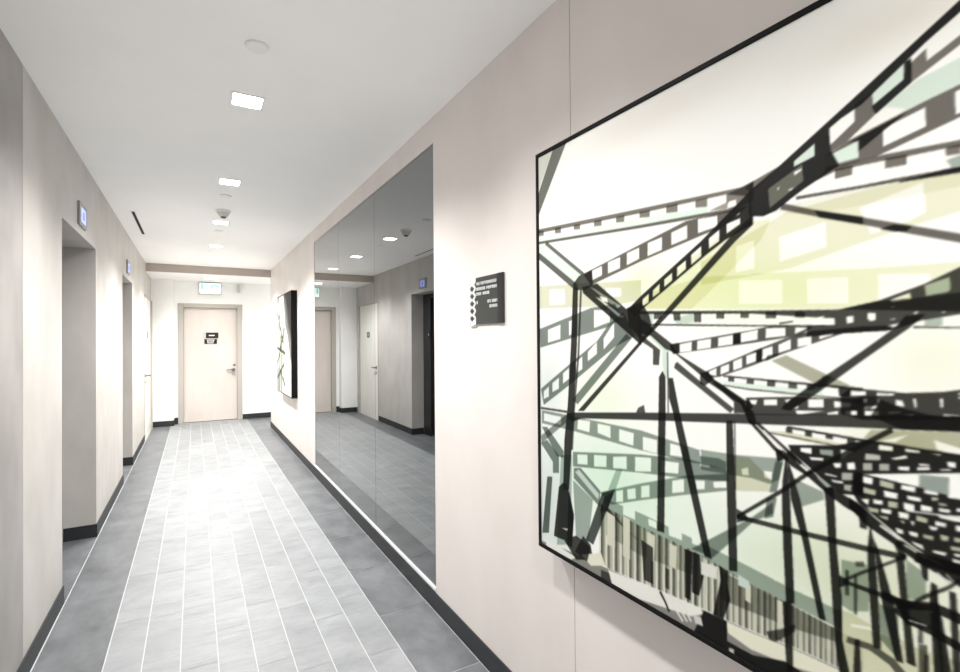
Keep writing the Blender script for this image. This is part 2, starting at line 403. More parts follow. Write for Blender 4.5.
e = empty('smoke_detector', (.225, 5.0, H), 'white cone shaped smoke detector with dark tip on the corridor ceiling', 'smoke detector')
MB().lathe([(.062, 0), (.062, -.012), (.055, -.018)], (0, 0, 0), M_TRIMW, 36).build('base', e, smooth=True)
MB().lathe([(.055, -.016), (.040, -.042), (.026, -.056)], (0, 0, 0), M_SMOKE, 36).build('housing', e, smooth=True)
MB().lathe([(.024, -.055), (.022, -.063), (.012, -.067)], (0, 0, 0), M_DGREY, 30).build('sensor_tip', e, smooth=True)
e = empty('air_slot', (-.475, 5.93, H), 'long black air slot in the ceiling beside the left wall', 'air vent')
MB().box((-.012, -.54, -.003), (.012, .54, -.001), M_SLOT).build('opening', e)
MB().box((-.017, -.55, -.004), (-.012, .55, 0), M_TRIMW).box((.012, -.55, -.004), (.017, .55, 0), M_TRIMW).box((-.017, -.55, -.004), (.017, -.54, 0), M_TRIMW).box((-.017, .54, -.004), (.017, .55, 0), M_TRIMW).build('frame', e)

# ------------------------------------------------------------------ exit sign and the white blade beside it
e = empty('exit_sign', (.24, YE - .03, 2.25), 'lit exit sign with green pictogram above the end door', 'exit sign')
MB().box((-.172, -.03, -.018), (.172, .03, .185), M_EXITF).build('housing', e, bevel=.004)
MB().box((-.160, -.0325, -.004), (.160, -.029, .174), M_EXITW).build('lit_panel', e)
mb = MB(); yq = (-.0345, -.032)
mb.box((-.145, yq[0], .065), (-.108, yq[1], .168), M_EXITG)
mb.prism([(-.075, .085), (-.062, .085), (-.040, .135), (-.052, .140)], 1, *yq, M_EXITG)
mb.prism([(-.085, .13), (-.045, .112), (-.042, .122), (-.080, .142)], 1, *yq, M_EXITG)
mb.lathe([(.010, 0), (.010, .0024)], (-.040, yq[0], .152), M_EXITG, 16, 1)
mb.build('green_figure', e); mb = MB()
arc = [(.075 + .075 * math.cos(math.radians(a)), .085 + .072 * math.sin(math.radians(a))) for a in range(20, 200, 12)]
arc2 = [(.075 + .045 * math.cos(math.radians(a)), .085 + .042 * math.sin(math.radians(a))) for a in range(20, 200, 12)]
for k in range(len(arc) - 1):
    mb.prism([arc[k], arc[k + 1], arc2[k + 1], arc2[k]], 1, *yq, M_EXITG)
mb.build('green_arch', e)
tag(MB().box((.675, YE - .12, 2.28), (.70, YE, 2.43), M_PGREY).build('wall_bracket', None, bevel=.003), 'narrow white bracket, its shade put into a grey colour, fixed high on the end wall beside the exit sign', 'wall fitting')  # white blade; the grey of its shaded face is put into the colour

# ------------------------------------------------------------------ black plaque beside the mirror
PX = XR - .008
e = empty('wall_plaque', (XR, 1.845, 1.465), 'black wall plaque with white lettering and chain edge, between mirror and large picture', 'sign')
def pl(mb, name): 
    o = mb.build(name, e); o.location = (-XR, -1.845, -1.465); return o
pl(MB().box((PX, 1.705, 1.468), (XR, 1.930, 1.672), M_DGREY), 'plate')
pl(MB().box((PX - .003, 1.705, 1.468), (PX, 1.744, 1.672), M_BLACK), 'black_border')
mb = MB(); mb.prism([(1.930, 1.468), (1.985, 1.460), (1.985, 1.672), (1.930, 1.672)], 0, PX + .002, XR, M_CHAIN)
pl(mb, 'chain_strip')
mb = MB()
for k in range(5):
    z = 1.495 + .033 * k
    mb.prism([(1.983, z), (1.967, z + .0125), (1.947, z), (1.967, z - .0125)], 0, PX, PX + .002, M_DGREY)
    mb.prism([(1.943, z + .0165), (1.930, z + .029), (1.930, z + .004)], 0, PX, PX + .002, M_DGREY)
pl(mb, 'chain_links')
pl(MB().box((PX + .001, 1.983, 1.461), (XR, 1.986, 1.672), M_PGREY).box((PX + .001, 1.930, 1.459), (XR, 1.986, 1.462), M_PGREY), 'strip_border')
mb = MB(); rnd = random.Random(3)
def text_row(y_from, y_to, zc, h):
    """a row of letter-sized marks; the lettering is too small to read in the photograph"""
    y = y_from
    while y > y_to:
        wd = rnd.uniform(.0055, .009); k = rnd.randrange(4); y2 = max(y - wd, y_to)
        s = (y - y2) * .28; a = PX - .0012
        mb.box((a, y, zc - h), (PX, y - s, zc + h), M_MARK)
        if k != 0: mb.box((a, y, zc + h), (PX, y2, zc + h - .003), M_MARK)
        if k != 1: mb.box((a, y, zc - h), (PX, y2, zc - h + .003), M_MARK)
        if k in (0, 2): mb.box((a, y2, zc - h), (PX, y2 + s, zc + h), M_MARK)
        if k in (1, 3): mb.box((a, y, zc - .0015), (PX, y2, zc + .0015), M_MARK)
        y = y2 - .0028
text_row(1.925, 1.895, 1.645, .0065); text_row(1.887, 1.755, 1.645, .0065)
text_row(1.925, 1.845, 1.622, .0065); text_row(1.836, 1.752, 1.622, .0065)
text_row(1.925, 1.878, 1.600, .0065); text_row(1.868, 1.812, 1.600, .0065)
pl(mb, 'heading_lettering'); mb = MB()
text_row(1.828, 1.800, 1.563, .0065); text_row(1.791, 1.735, 1.563, .0065)
text_row(1.812, 1.733, 1.542, .0065)
pl(mb, 'lower_lettering')
pl(MB().box((PX - .0012, 1.920, 1.556), (PX, 1.914, 1.570), M_MARK), 'small_mark')

# ------------------------------------------------------------------ framed prints
def lin(c): return np.where(c <= .04045, c / 12.92, ((c + .055) / 1.055) ** 2.4)
TINT = {'n': (1, 1, .975), 't': (.945, .995, .965), 'w': (1, .97, .935), 'y': (1, 1, .925)}
def coverage(U, V, poly):
    n = len(poly); c = np.zeros(U.shape, bool); j = n - 1
    for i in range(n):
        xi, yi = poly[i]; xj, yj = poly[j]
        if yi != yj:
            c ^= ((yi > V) != (yj > V)) & (U < (xj - xi) * (V - yi) / (yj - yi) + xi)
        j = i
    return c
def paint(us, vs_, shapes, blobs, paper, d):
    """the printed picture: translucent film layers multiplied over pale paper, sampled on the print's own grid (mm)"""
    img = np.empty((len(vs_), len(us), 3)); img[:] = paper
    U, V = np.meshgrid(us, vs_)
    for c, cx, cy, rx, ry in blobs:
        k = np.exp(-(((U - cx) / rx) ** 2 + ((V - cy) / ry) ** 2) * 1.1)[..., None]
        img *= 1 - .6 * k * (1 - np.array(c))
    for mode, tone, tint, polys in shapes:
        pu = [p[0] for p in polys[0]]; pv = [p[1] for p in polys[0]]
        i0, i1 = np.searchsorted(us, (min(pu) - d, max(pu) + d)); j0, j1 = np.searchsorted(vs_, (min(pv) - d, max(pv) + d))
        if i1 <= i0 or j1 <= j0: continue
        uu, vv = U[j0:j1, i0:i1], V[j0:j1, i0:i1]; cov = np.zeros(uu.shape)
        for a in (-1, 0, 1):
            for b in (-1, 0, 1):
                m = coverage(uu + a * d / 3, vv + b * d / 3, polys[0])
                for h in polys[1:]: m &= ~coverage(uu + a * d / 3, vv + b * d / 3, h)
                cov += m
        cov = (cov / 9)[..., None]; col = tone * np.array(TINT[tint])
        s = img[j0:j1, i0:i1]
        img[j0:j1, i0:i1] = s * (1 - cov * (1 - col)) if mode == 'm' else s * (1 - cov) + cov * col
    img[1:-1, 1:-1] = .36 * img[1:-1, 1:-1] + .12 * (img[:-2, 1:-1] + img[2:, 1:-1] + img[1:-1, :-2] + img[1:-1, 2:]) + .04 * (img[:-2, :-2] + img[2:, 2:] + img[2:, :-2] + img[:-2, 2:])
    return np.clip(img, .03, 1) ** 1.28
def parse(txt):
    out = []
    for ln in txt.strip().split('\n'):
        head, *ps = ln.split('|')
        out.append((head[0], int(head[1:3]) / 100, head[3], [[tuple(float(q) for q in p.split(',')) for p in s.split()] for s in ps]))
    return out
def print_material(name, rough):
    m = mat(name, (.8, .8, .8), rough, spec=.12); nt = m.node_tree
    a = nt.nodes.new('ShaderNodeAttribute'); a.attribute_name = 'ink'
    nt.links.new(a.outputs['Color'], nt.nodes['Principled BSDF'].inputs['Base Color'])
    return m
def canvas_mesh(name, parent, us, vs_, img, xoff, material):
    nu, nv = len(us), len(vs_); me = bpy.data.meshes.new(name)
    co = np.empty((nv, nu, 3)); co[..., 0] = xoff; co[..., 1] = -np.array(us)[None, :] / 1000; co[..., 2] = -np.array(vs_)[:, None] / 1000
    idx = np.arange(nu * nv).reshape(nv, nu)
    q = np.stack([idx[:-1, :-1], idx[:-1, 1:], idx[1:, 1:], idx[1:, :-1]], -1).reshape(-1, 4)[:, ::-1]
    me.vertices.add(nu * nv); me.vertices.foreach_set('co', co.ravel())
    me.loops.add(q.size); me.loops.foreach_set('vertex_index', q.ravel().astype(np.int32))
    me.polygons.add(len(q)); me.polygons.foreach_set('loop_start', np.arange(0, q.size, 4, dtype=np.int32))
    me.update(calc_edges=True)
    at = me.attributes.new('ink', 'FLOAT_COLOR', 'POINT'); c4 = np.ones((nu * nv, 4), np.float32); c4[:, :3] = lin(img * .90).reshape(-1, 3)
    at.data.foreach_set('color', c4.ravel())
    me.materials.append(material)
    o = bpy.data.objects.new(name, me); COL.objects.link(o); o.parent = parent; return o
def picture_frame(parent, W, Hh, depth, lip):
    """box frame in metres; origin top far corner on the front plane, running towards -y and -z, wall at +depth"""
    mb = MB()
    mb.box((0, 0, 0), (depth, -W, -lip), M_PFRAME).box((0, 0, -Hh + lip), (depth, -W, -Hh), M_PFRAME)
    mb.box((0, 0, -lip), (depth, -lip, -Hh + lip), M_PFRAME).box((0, -W + lip, -lip), (depth, -W, -Hh + lip), M_PFRAME)
    mb.box((.014, -lip, -lip), (depth - .004, -W + lip, -Hh + lip), M_PFRAME)
    return mb.build('frame', parent, bevel=.0015)
ART = """
m94y|759,408 831,382 960,374 1092,374 1125,372 1125,440 1091,439 1031,450 959,465 839,494 758,500 638,507 638,454|817,429 902,416 903,462 818,478|957,403 1046,382 1049,431 1023,442 974,452|725,432 765,426 765,484 724,488
m95y|638,489 758,495 958,510 1091,516 1124,519 1123,590 458,552 491,511|684,463 758,471 758,498 684,492|731,507 822,515 822,562 730,556|868,518 938,523 938,569 869,565|984,523 1052,530 1055,541 1001,573 983,572
m95y|458,529 639,427 726,386 801,388 780,428 637,542 610,561 458,552
m89y|4,448 196,460 459,476 458,529 348,538 3,526|69,466 144,471 148,519 68,517|329,485 387,491 387,513 329,511
m74y|798,677 828,665 940,717 916,723 882,718
m62t|11,595 190,555 266,538 364,533 394,573 328,598 15,658|58,598 123,583 122,629 57,641|165,574 180,571 179,614 165,619|279,545 343,549 343,582 278,598
m60t|16,797 187,696 291,636 336,592 394,557 436,623 362,652 168,771 31,850|32,804 60,785 60,819 31,830|79,773 113,753 112,789 78,803|134,738 163,720 163,754 133,771|196,701 226,682 226,720 198,735|251,668 290,638 290,673 250,696|318,628 360,583 359,626 318,660
m60t|203,829 424,629 405,616 178,818
m68t|21,868 190,869 453,871 641,891 696,903 695,920 580,923 453,923 192,914 20,912|204,876 258,873 254,907 200,905|290,876 342,876 342,910 290,903|375,879 428,882 426,916 374,912|459,886 506,887 505,922 459,921|546,888 581,890 581,915 545,918|628,891 676,892 676,899 630,903|32,877 122,878 121,904 31,903
m66t|179,979 453,934 606,917 695,920 702,945 577,966 452,982 178,1024|199,983 245,975 245,1005 200,1012|273,970 325,962 324,995 273,1004|351,960 402,949 402,984 350,992|432,944 486,936 485,972 431,983|518,936 571,931 569,958 517,966|630,917 657,913 654,925 630,926
m68t|295,1074 452,1010 590,958 697,929 697,966 579,1007 451,1054 343,1096|361,1053 387,1043 387,1076 361,1084|402,1038 432,1027 433,1055 404,1065|452,1017 480,1007 480,1038 451,1048|551,979 585,967 585,998 550,1010|617,963 642,957 641,977 620,983|663,955 696,944 696,960 665,968
m72t|633,888 719,883 821,871 811,915 791,928 753,925 719,928 632,934|780,904 797,902 796,919 781,917|731,911 746,904 748,921 733,923
m88y|715,886 749,883 795,919 791,944 714,962
m62t|804,880 819,878 806,941 791,945
m62t|786,957 806,952 798,993 780,1002
m64t|798,964 798,986 756,1016 661,1126 603,1127 752,1009
m72t|840,904 853,909 892,918 894,932 853,957
m66n|14,956 152,864 151,890 19,979
m60t|20,925 48,921 133,985 132,1007 99,1007
m60t|13,980 47,964 110,1005 109,1060 78,1067 78,1031
m42n|14,865 151,862 153,855 16,858
m50t|47,1086 74,1080 53,1270 17,1282
m80t|120,1000 174,989 165,1270 95,1295
m62t|182,1028 214,1021 298,1069 294,1115 182,1060
o85t|188,1039 206,1028 293,1079 289,1097
m75t|178,1066 267,1103 244,1243 190,1241
m82t|386,986 357,1056 330,1058 362,994
m42t|305,1073 357,1050 300,1166 266,1235 235,1231
m50n|317,1081 353,1057 325,1121 296,1130
m55n|317,1115 412,1157 418,1150 325,1108
o85n|346,1117 433,1165 439,1160 352,1112
m74t|309,1086 451,1089 603,1101 750,1114 836,1124 920,1127 919,1160 835,1155 750,1152 603,1131 450,1126 321,1111|387,1084 430,1088 430,1112 386,1111|474,1095 501,1095 501,1113 476,1112|538,1096 578,1098 578,1116 540,1117|605,1099 628,1099 628,1113 606,1114|799,1107 822,1107 822,1119 799,1121|771,1155 798,1156 798,1168 771,1172
m93n|293,1105 322,1110 450,1124 606,1130 673,1139 750,1150 837,1155 909,1163 954,1169 953,1234 917,1232 836,1236 749,1247 693,1251 638,1254 448,1270 330,1281 290,1276
m42n|301,1106 307,1107 305,1278 298,1277
m67n|307,1107 314,1108 312,1278 305,1278
m85n|314,1108 319,1109 317,1279 312,1278
m99n|319,1109 326,1110 324,1280 317,1279
m60n|326,1110 330,1110 328,1280 324,1280
m58n|330,1110 336,1111 334,1280 328,1280
m83n|336,1111 343,1112 340,1280 334,1280
m85n|343,1112 347,1112 345,1279 340,1280
m99n|347,1112 355,1113 352,1279 345,1279
m60n|355,1113 358,1114 356,1278 352,1279
m45n|358,1114 364,1114 362,1278 356,1278
m70n|364,1114 370,1115 368,1277 362,1278
m85n|370,1115 375,1115 373,1277 368,1277
m99n|375,1115 382,1116 380,1276 373,1277
m60n|382,1116 385,1117 383,1276 380,1276
m68n|385,1117 391,1117 389,1275 383,1276
m93n|391,1117 397,1118 395,1275 389,1275
m85n|397,1118 401,1118 399,1275 395,1275
m99n|401,1118 408,1119 406,1274 399,1275
m60n|408,1119 411,1119 409,1274 406,1274
m50n|411,1119 417,1120 415,1273 409,1274
m75n|417,1120 423,1121 421,1273 415,1273
m85n|423,1121 427,1121 425,1272 421,1273
m99n|427,1121 433,1122 431,1272 425,1272
m60n|433,1122 436,1122 434,1272 431,1272
m40n|436,1122 442,1123 440,1271 434,1272
m65n|442,1123 448,1123 446,1271 440,1271
m85n|448,1123 452,1124 450,1270 446,1271
m99n|452,1124 458,1124 456,1270 450,1270
m60n|458,1124 461,1124 459,1269 456,1270
m72n|461,1124 466,1124 464,1269 459,1269
m97n|466,1124 472,1125 470,1268 464,1269
m85n|472,1125 476,1125 474,1268 470,1268
m99n|476,1125 482,1125 480,1268 474,1268
m60n|482,1125 485,1125 483,1267 480,1268
m55n|485,1125 490,1125 488,1267 483,1267
m80n|490,1125 495,1126 493,1266 488,1267
m85n|495,1126 499,1126 497,1266 493,1266
m99n|499,1126 505,1126 503,1266 497,1266
m60n|505,1126 508,1126 506,1265 503,1266
m42n|508,1126 513,1126 511,1265 506,1265
m67n|513,1126 518,1127 516,1264 511,1265
m85n|518,1127 522,1127 520,1264 516,1264
m99n|522,1127 527,1127 526,1264 520,1264
m60n|527,1127 530,1127 528,1263 526,1264
m58n|530,1127 535,1127 533,1263 528,1263
m83n|535,1127 540,1128 538,1262 533,1263
m85n|540,1128 543,1128 542,1262 538,1262
m99n|543,1128 549,1128 547,1262 542,1262
m60n|549,1128 552,1128 550,1261 547,1262
m45n|552,1128 556,1128 555,1261 550,1261
m70n|556,1128 561,1129 559,1261 555,1261
m85n|561,1129 565,1129 563,1260 559,1261
m99n|565,1129 570,1129 568,1260 563,1260
m60n|570,1129 573,1129 571,1260 568,1260
m68n|573,1129 577,1129 576,1259 571,1260
m93n|577,1129 582,1129 580,1259 576,1259
m85n|582,1129 585,1130 584,1258 580,1259
m99n|585,1130 591,1130 589,1258 584,1258
m60n|591,1130 593,1130 591,1258 589,1258
m50n|593,1130 597,1130 596,1257 591,1258
m75n|597,1130 602,1130 600,1257 596,1257
m85n|602,1130 605,1130 604,1257 600,1257
m99n|605,1130 610,1131 609,1256 604,1257
m60n|610,1131 613,1131 611,1256 609,1256
m40n|613,1131 617,1132 616,1256 611,1256
m65n|617,1132 622,1132 620,1255 616,1256
m85n|622,1132 625,1133 623,1255 620,1255
m99n|625,1133 630,1133 628,1255 623,1255
m60n|630,1133 632,1134 630,1254 628,1255
m72n|632,1134 636,1134 634,1254 630,1254
m97n|636,1134 639,1135 638,1254 634,1254
m85n|639,1135 642,1135 641,1254 638,1254
m99n|642,1135 646,1135 645,1253 641,1254
m60n|646,1135 648,1136 647,1253 645,1253
m55n|648,1136 652,1136 650,1253 647,1253
m80n|652,1136 655,1137 654,1253 650,1253
m85n|655,1137 658,1137 656,1253 654,1253
m99n|658,1137 662,1137 661,1253 656,1253
m60n|662,1137 664,1138 662,1253 661,1253
m42n|664,1138 667,1138 666,1252 662,1253
m67n|667,1138 671,1139 669,1252 666,1252
m85n|671,1139 673,1139 672,1252 669,1252
m99n|673,1139 677,1139 676,1252 672,1252
m60n|677,1139 679,1140 678,1252 676,1252
m58n|679,1140 683,1140 681,1252 678,1252
m83n|683,1140 686,1141 685,1252 681,1252
m85n|686,1141 689,1141 687,1252 685,1252
m99n|689,1141 692,1142 691,1251 687,1252
m60n|692,1142 694,1142 693,1251 691,1251
m45n|694,1142 697,1142 696,1251 693,1251
m70n|697,1142 701,1143 699,1251 696,1251
m85n|701,1143 703,1143 702,1251 699,1251
m99n|703,1143 707,1144 706,1250 702,1251
m60n|707,1144 709,1144 708,1250 706,1250
m68n|709,1144 712,1144 711,1250 708,1250
m93n|712,1144 715,1145 714,1250 711,1250
m85n|715,1145 718,1145 716,1249 714,1250
m99n|718,1145 721,1146 720,1249 716,1249
m60n|721,1146 723,1146 722,1249 720,1249
m50n|723,1146 726,1146 725,1249 722,1249
m75n|726,1146 729,1147 728,1248 725,1249
m85n|729,1147 732,1147 731,1248 728,1248
m99n|732,1147 735,1148 734,1248 731,1248
m60n|735,1148 737,1148 736,1248 734,1248
m40n|737,1148 740,1148 739,1247 736,1248
m65n|740,1148 743,1149 742,1247 739,1247
m85n|743,1149 746,1149 744,1247 742,1247
m99n|746,1149 749,1150 748,1247 744,1247
m60n|749,1150 751,1150 750,1246 748,1247
m72n|751,1150 754,1150 753,1246 750,1246
m97n|754,1150 757,1150 756,1246 753,1246
m85n|757,1150 759,1150 758,1245 756,1246
m99n|759,1150 763,1151 761,1245 758,1245
m60n|763,1151 764,1151 763,1245 761,1245
m55n|764,1151 767,1151 766,1244 763,1245
m80n|767,1151 770,1151 769,1244 766,1244
m85n|770,1151 772,1151 771,1244 769,1244
m99n|772,1151 776,1151 775,1243 771,1244
m60n|776,1151 777,1151 776,1243 775,1243
m42n|777,1151 780,1152 779,1243 776,1243
m67n|780,1152 783,1152 781,1243 779,1243
m85n|783,1152 785,1152 783,1242 781,1243
m99n|785,1152 787,1152 786,1242 783,1242
m60n|787,1152 789,1152 788,1242 786,1242
m58n|789,1152 791,1152 790,1241 788,1242
m83n|791,1152 794,1153 793,1241 790,1241
m85n|794,1153 796,1153 795,1241 793,1241
m99n|796,1153 799,1153 798,1240 795,1241
m60n|799,1153 800,1153 799,1240 798,1240
m45n|800,1153 803,1153 802,1240 799,1240
m70n|803,1153 805,1153 804,1240 802,1240
m85n|805,1153 807,1153 806,1239 804,1240
m99n|807,1153 810,1154 809,1239 806,1239
m60n|810,1154 811,1154 810,1239 809,1239
m68n|811,1154 814,1154 813,1239 810,1239
m93n|814,1154 816,1154 815,1238 813,1239
m85n|816,1154 818,1154 817,1238 815,1238
m99n|818,1154 821,1154 820,1238 817,1238
m60n|821,1154 822,1154 821,1238 820,1238
m50n|822,1154 825,1155 824,1237 821,1238
m75n|825,1155 827,1155 826,1237 824,1237
m85n|827,1155 829,1155 828,1237 826,1237
m99n|829,1155 832,1155 831,1236 828,1237
m60n|832,1155 833,1155 832,1236 831,1236
m40n|833,1155 835,1155 834,1236 832,1236
m65n|835,1155 838,1155 837,1236 834,1236
m85n|838,1155 840,1156 839,1236 837,1236
m99n|840,1156 842,1156 841,1235 839,1236
m60n|842,1156 844,1156 843,1235 841,1235
m72n|844,1156 846,1156 845,1235 843,1235
m97n|846,1156 848,1157 847,1235 845,1235
m85n|848,1157 850,1157 849,1235 847,1235
m99n|850,1157 853,1157 852,1235 849,1235
m60n|853,1157 854,1157 853,1235 852,1235
m55n|854,1157 856,1157 855,1235 853,1235
m80n|856,1157 858,1158 858,1235 855,1235
m85n|858,1158 860,1158 859,1234 858,1235
m99n|860,1158 863,1158 862,1234 859,1234
m60n|863,1158 864,1158 863,1234 862,1234
m42n|864,1158 866,1159 865,1234 863,1234
m67n|866,1159 869,1159 868,1234 865,1234
m85n|869,1159 870,1159 869,1234 868,1234
m99n|870,1159 873,1159 872,1234 869,1234
m60n|873,1159 874,1159 873,1234 872,1234
m58n|874,1159 876,1160 875,1234 873,1234
m83n|876,1160 878,1160 878,1234 875,1234
m85n|878,1160 880,1160 879,1233 878,1234
m99n|880,1160 883,1160 882,1233 879,1233
m60n|883,1160 884,1160 883,1233 882,1233
m45n|884,1160 886,1161 885,1233 883,1233
m70n|886,1161 888,1161 887,1233 885,1233
m85n|888,1161 890,1161 889,1233 887,1233
m99n|890,1161 892,1161 891,1233 889,1233
m60n|892,1161 893,1161 893,1233 891,1233
m68n|893,1161 895,1162 895,1233 893,1233
m93n|895,1162 898,1162 897,1233 895,1233
m85n|898,1162 899,1162 898,1232 897,1233
m99n|899,1162 902,1162 901,1232 898,1232
m60n|902,1162 903,1162 902,1232 901,1232
m50n|903,1162 905,1163 904,1232 902,1232
m75n|905,1163 907,1163 906,1232 904,1232
m85n|907,1163 909,1163 908,1232 906,1232
m99n|909,1163 911,1163 910,1232 908,1232
m60n|911,1163 912,1164 911,1232 910,1232
m40n|912,1164 914,1164 913,1232 911,1232
m65n|914,1164 916,1164 915,1232 913,1232
m85n|916,1164 918,1164 917,1232 915,1232
m99n|918,1164 920,1165 919,1232 917,1232
m60n|920,1165 921,1165 920,1232 919,1232
m70n|681,1150 750,1152 835,1157 909,1163 909,1187 835,1200 749,1207 680,1212
m80n|321,1111 450,1126 606,1133 605,1187 449,1200 320,1188
o86y|325,1121 356,1126 355,1212 324,1215
o86y|386,1114 412,1117 410,1225 385,1224
o86y|470,1130 496,1132 492,1199 469,1203
o86y|540,1135 563,1136 560,1193 539,1191
o86y|737,1151 750,1152 749,1190 736,1189
o86y|804,1157 818,1157 817,1230 803,1231
m28n|585,1133 606,1133 600,1250 584,1250
m30n|606,1133 627,1133 629,1168 637,1176 623,1229 604,1229
m30n|675,1138 697,1144 694,1168 702,1203 684,1255 659,1255 673,1196 680,1170
m40n|450,1158 489,1165 488,1259 458,1259
m50n|527,1201 539,1201 538,1251 526,1251
o90n|630,1147 671,1143 670,1172 629,1177
o88t|721,1140 746,1145 745,1162 721,1164
m45n|781,1233 811,1213 839,1190 838,1204 811,1233 791,1254
m62n|-9,1314 116,1297 298,1284 448,1273 639,1256 749,1249 836,1238 917,1233 953,1237 951,1371 624,1606 -12,1520
o93n|37,1302 95,1295 189,1302 165,1317 36,1326
m35n|131,1267 190,1234 257,1247 265,1280 189,1308
m30n|99,1052 183,1034 188,1033 178,1035
o92y|212,1284 299,1247 315,1278 256,1301
o94n|327,1285 448,1272 628,1256 633,1267 601,1287 448,1316 346,1327
m55n|298,1296 331,1292 346,1339 298,1339
o93y|691,1255 749,1251 836,1240 926,1235 926,1253 836,1275 748,1287 696,1279
m25n|636,1257 693,1255 693,1298 752,1297 819,1273 858,1278 901,1334 625,1513 446,1421 376,1375 512,1342 603,1331
m25n|447,1347 512,1337 600,1342 600,1389 447,1381
o85n|607,1280 628,1277 633,1295 612,1298
o80n|698,1309 710,1307 707,1330 695,1330
o92n|515,1267 548,1287 576,1312 580,1308 552,1283 518,1263
o92n|530,1265 562,1280 588,1306 592,1303 566,1276 534,1261
o92n|545,1264 577,1273 599,1301 603,1297 581,1270 549,1259
m30n|507,1270 523,1288 535,1307 540,1303 528,1284 513,1265
m90y|916,1125 936,1123 986,1133 1035,1135 1117,1123 1115,1253 915,1289
o95n|935,1147 963,1139 986,1137 1008,1143 1009,1138 987,1133 964,1134 936,1142
m50n|927,1179 963,1174 991,1183 1010,1201 1019,1188 998,1170 968,1162 930,1167
m75t|921,1033 964,1027 963,1107 936,1120 920,1115
m50n|927,1049 933,1048 933,1093 926,1095
m50n|941,1052 946,1052 945,1121 940,1123
m50n|1032,1091 1038,1090 1038,1124 1031,1127
m50n|1032,1128 1043,1124 1042,1186 1032,1193
m50n|1039,1141 1045,1139 1045,1169 1038,1173
m70t|978,1088 1005,1088 1004,1168 980,1147
m75t|1017,997 1043,1011 1042,1051 1016,1063
m55n|98,2 169,4 159,12 7,213 -4,211 -3,153 8,139
m90n|-7,-20 98,2 3,137 -9,134
m55w|-5,255 461,289 740,308 765,302 764,334 704,314 461,301 10,269
m60w|7,261 39,267 39,282 6,278
m60w|99,269 130,272 130,290 99,286
m60w|193,278 222,281 221,296 192,292
m60w|283,285 314,287 314,304 282,300
m60w|371,292 402,293 401,311 371,307
m60w|456,297 490,300 489,317 456,312
m60w|542,302 575,304 575,323 542,319
m60w|625,308 656,310 656,330 625,325
m98t|6,278 461,312 656,331 655,347 460,335 6,302
m60w|704,314 740,308 765,302 764,342 726,352 704,345|706,336 710,331 726,331 727,344 706,346
m70w|660,341 704,332 704,346
m50w|-4,306 461,340 727,356 725,348 460,332 -7,297
m50w|233,434 460,382 599,351 726,352 755,350 690,386 655,390 459,427 267,471|271,429 314,420 314,447 271,457|338,413 385,405 384,436 338,445|410,398 453,390 453,420 409,431|482,383 528,376 527,408 481,417|556,370 602,361 602,393 556,401|631,353 681,356 681,380 631,386
m24n|412,550 458,518 639,406 758,321 761,392 699,414 654,438 461,553 437,570|463,527 484,514 483,537 462,546|497,507 519,492 518,514 496,525|533,483 557,469 557,488 533,502|572,458 597,444 597,465 571,481|612,433 639,417 639,441 612,457|659,403 686,388 685,414 659,427|703,379 735,373 735,386 703,401|728,363 735,359 733,365 721,366
m30n|204,849 453,636 535,562 711,410 764,371 764,392 723,421 556,563 460,641 231,846
m55w|765,302 819,287 760,324 747,312
m20n|756,321 819,287 948,208 1093,117 1149,82 1149,96 1093,135 1052,159 962,222 930,234 910,245 912,286 926,318 887,335 864,345 841,357 812,374 785,380 755,373|796,327 862,297 864,329 799,366|847,286 885,264 885,288 847,297|847,307 862,304 861,308 848,314
m50y|796,327 862,297 864,329 799,366|847,307 862,304 861,308 848,314|814,330 819,328 816,335|834,339 847,337 841,342
m95t|847,286 885,264 885,288 847,297
m52w|910,278 952,248 952,218 978,208 981,251 939,279 911,290
m20n|978,232 1023,206 1024,178 1033,176 1033,215 982,248
m55w|1030,185 1052,170 1053,190 1094,170 1128,150 1128,164 1094,184 1033,215
m95t|979,205 1024,178 1024,207 979,233
m93t|982,248 1039,215 1094,204 1127,191 1127,238 1051,253 991,265
o97n|946,274 982,248 998,241 1025,255 1005,264
m52w|939,279 1051,253 1094,245 1148,236 1147,287 1092,295 985,320 945,321 903,320 903,294|904,296 956,284 957,314 903,315|993,276 1050,263 1051,294 993,307|1086,254 1137,245 1137,286 1087,289
m96t|904,296 956,284 957,314 903,315
m30n|942,282 1035,259 1025,262 992,281 958,302 958,284
m52w|985,320 1093,330 1136,334 1136,347 1093,340 1073,337 1025,334 996,331 947,328 919,327 887,335 906,318 959,320
m55w|996,328 1025,331 1025,347 996,345
m55w|1074,336 1093,337 1092,351 1075,349
m55w|919,323 947,325 946,341 919,341
m45w|851,362 960,369 1012,372 1093,377 1136,378 1136,373 1092,371 1012,366 960,364 850,356
m30n|1016,372 1092,370 1136,371 1136,384 1092,380 1016,374
m75t|1075,356 1092,353 1126,355 1125,369 1081,369
m96n|781,373 833,369 960,366 1092,380 1125,384 1125,401 1092,401 886,398
m50w|820,374 885,402 961,433 1029,462 1090,487 1134,505 1135,492 1092,474 1031,449 963,421 887,391 823,362
m32n|883,390 962,420 962,433 891,405
m35n|987,446 1007,442 1031,450 1023,457 1007,454
m50n|45,313 227,438 238,431 56,306
m48n|-4,348 191,476 209,464 15,337
m96t|6,312 51,316 224,436 214,462 186,450 5,336
m40n|214,438 272,427 276,469 245,483 195,479 186,460
m30n|228,473 293,469 405,549 437,541 457,576 456,647 348,571 232,491|263,476 284,484 387,540 372,545 333,523|284,506 309,515 397,571 382,573
m72t|263,476 284,484 387,540 372,545 333,523
o95n|301,506 333,514 337,528 317,521
m35n|409,547 458,534 484,569 497,611 457,633 415,596
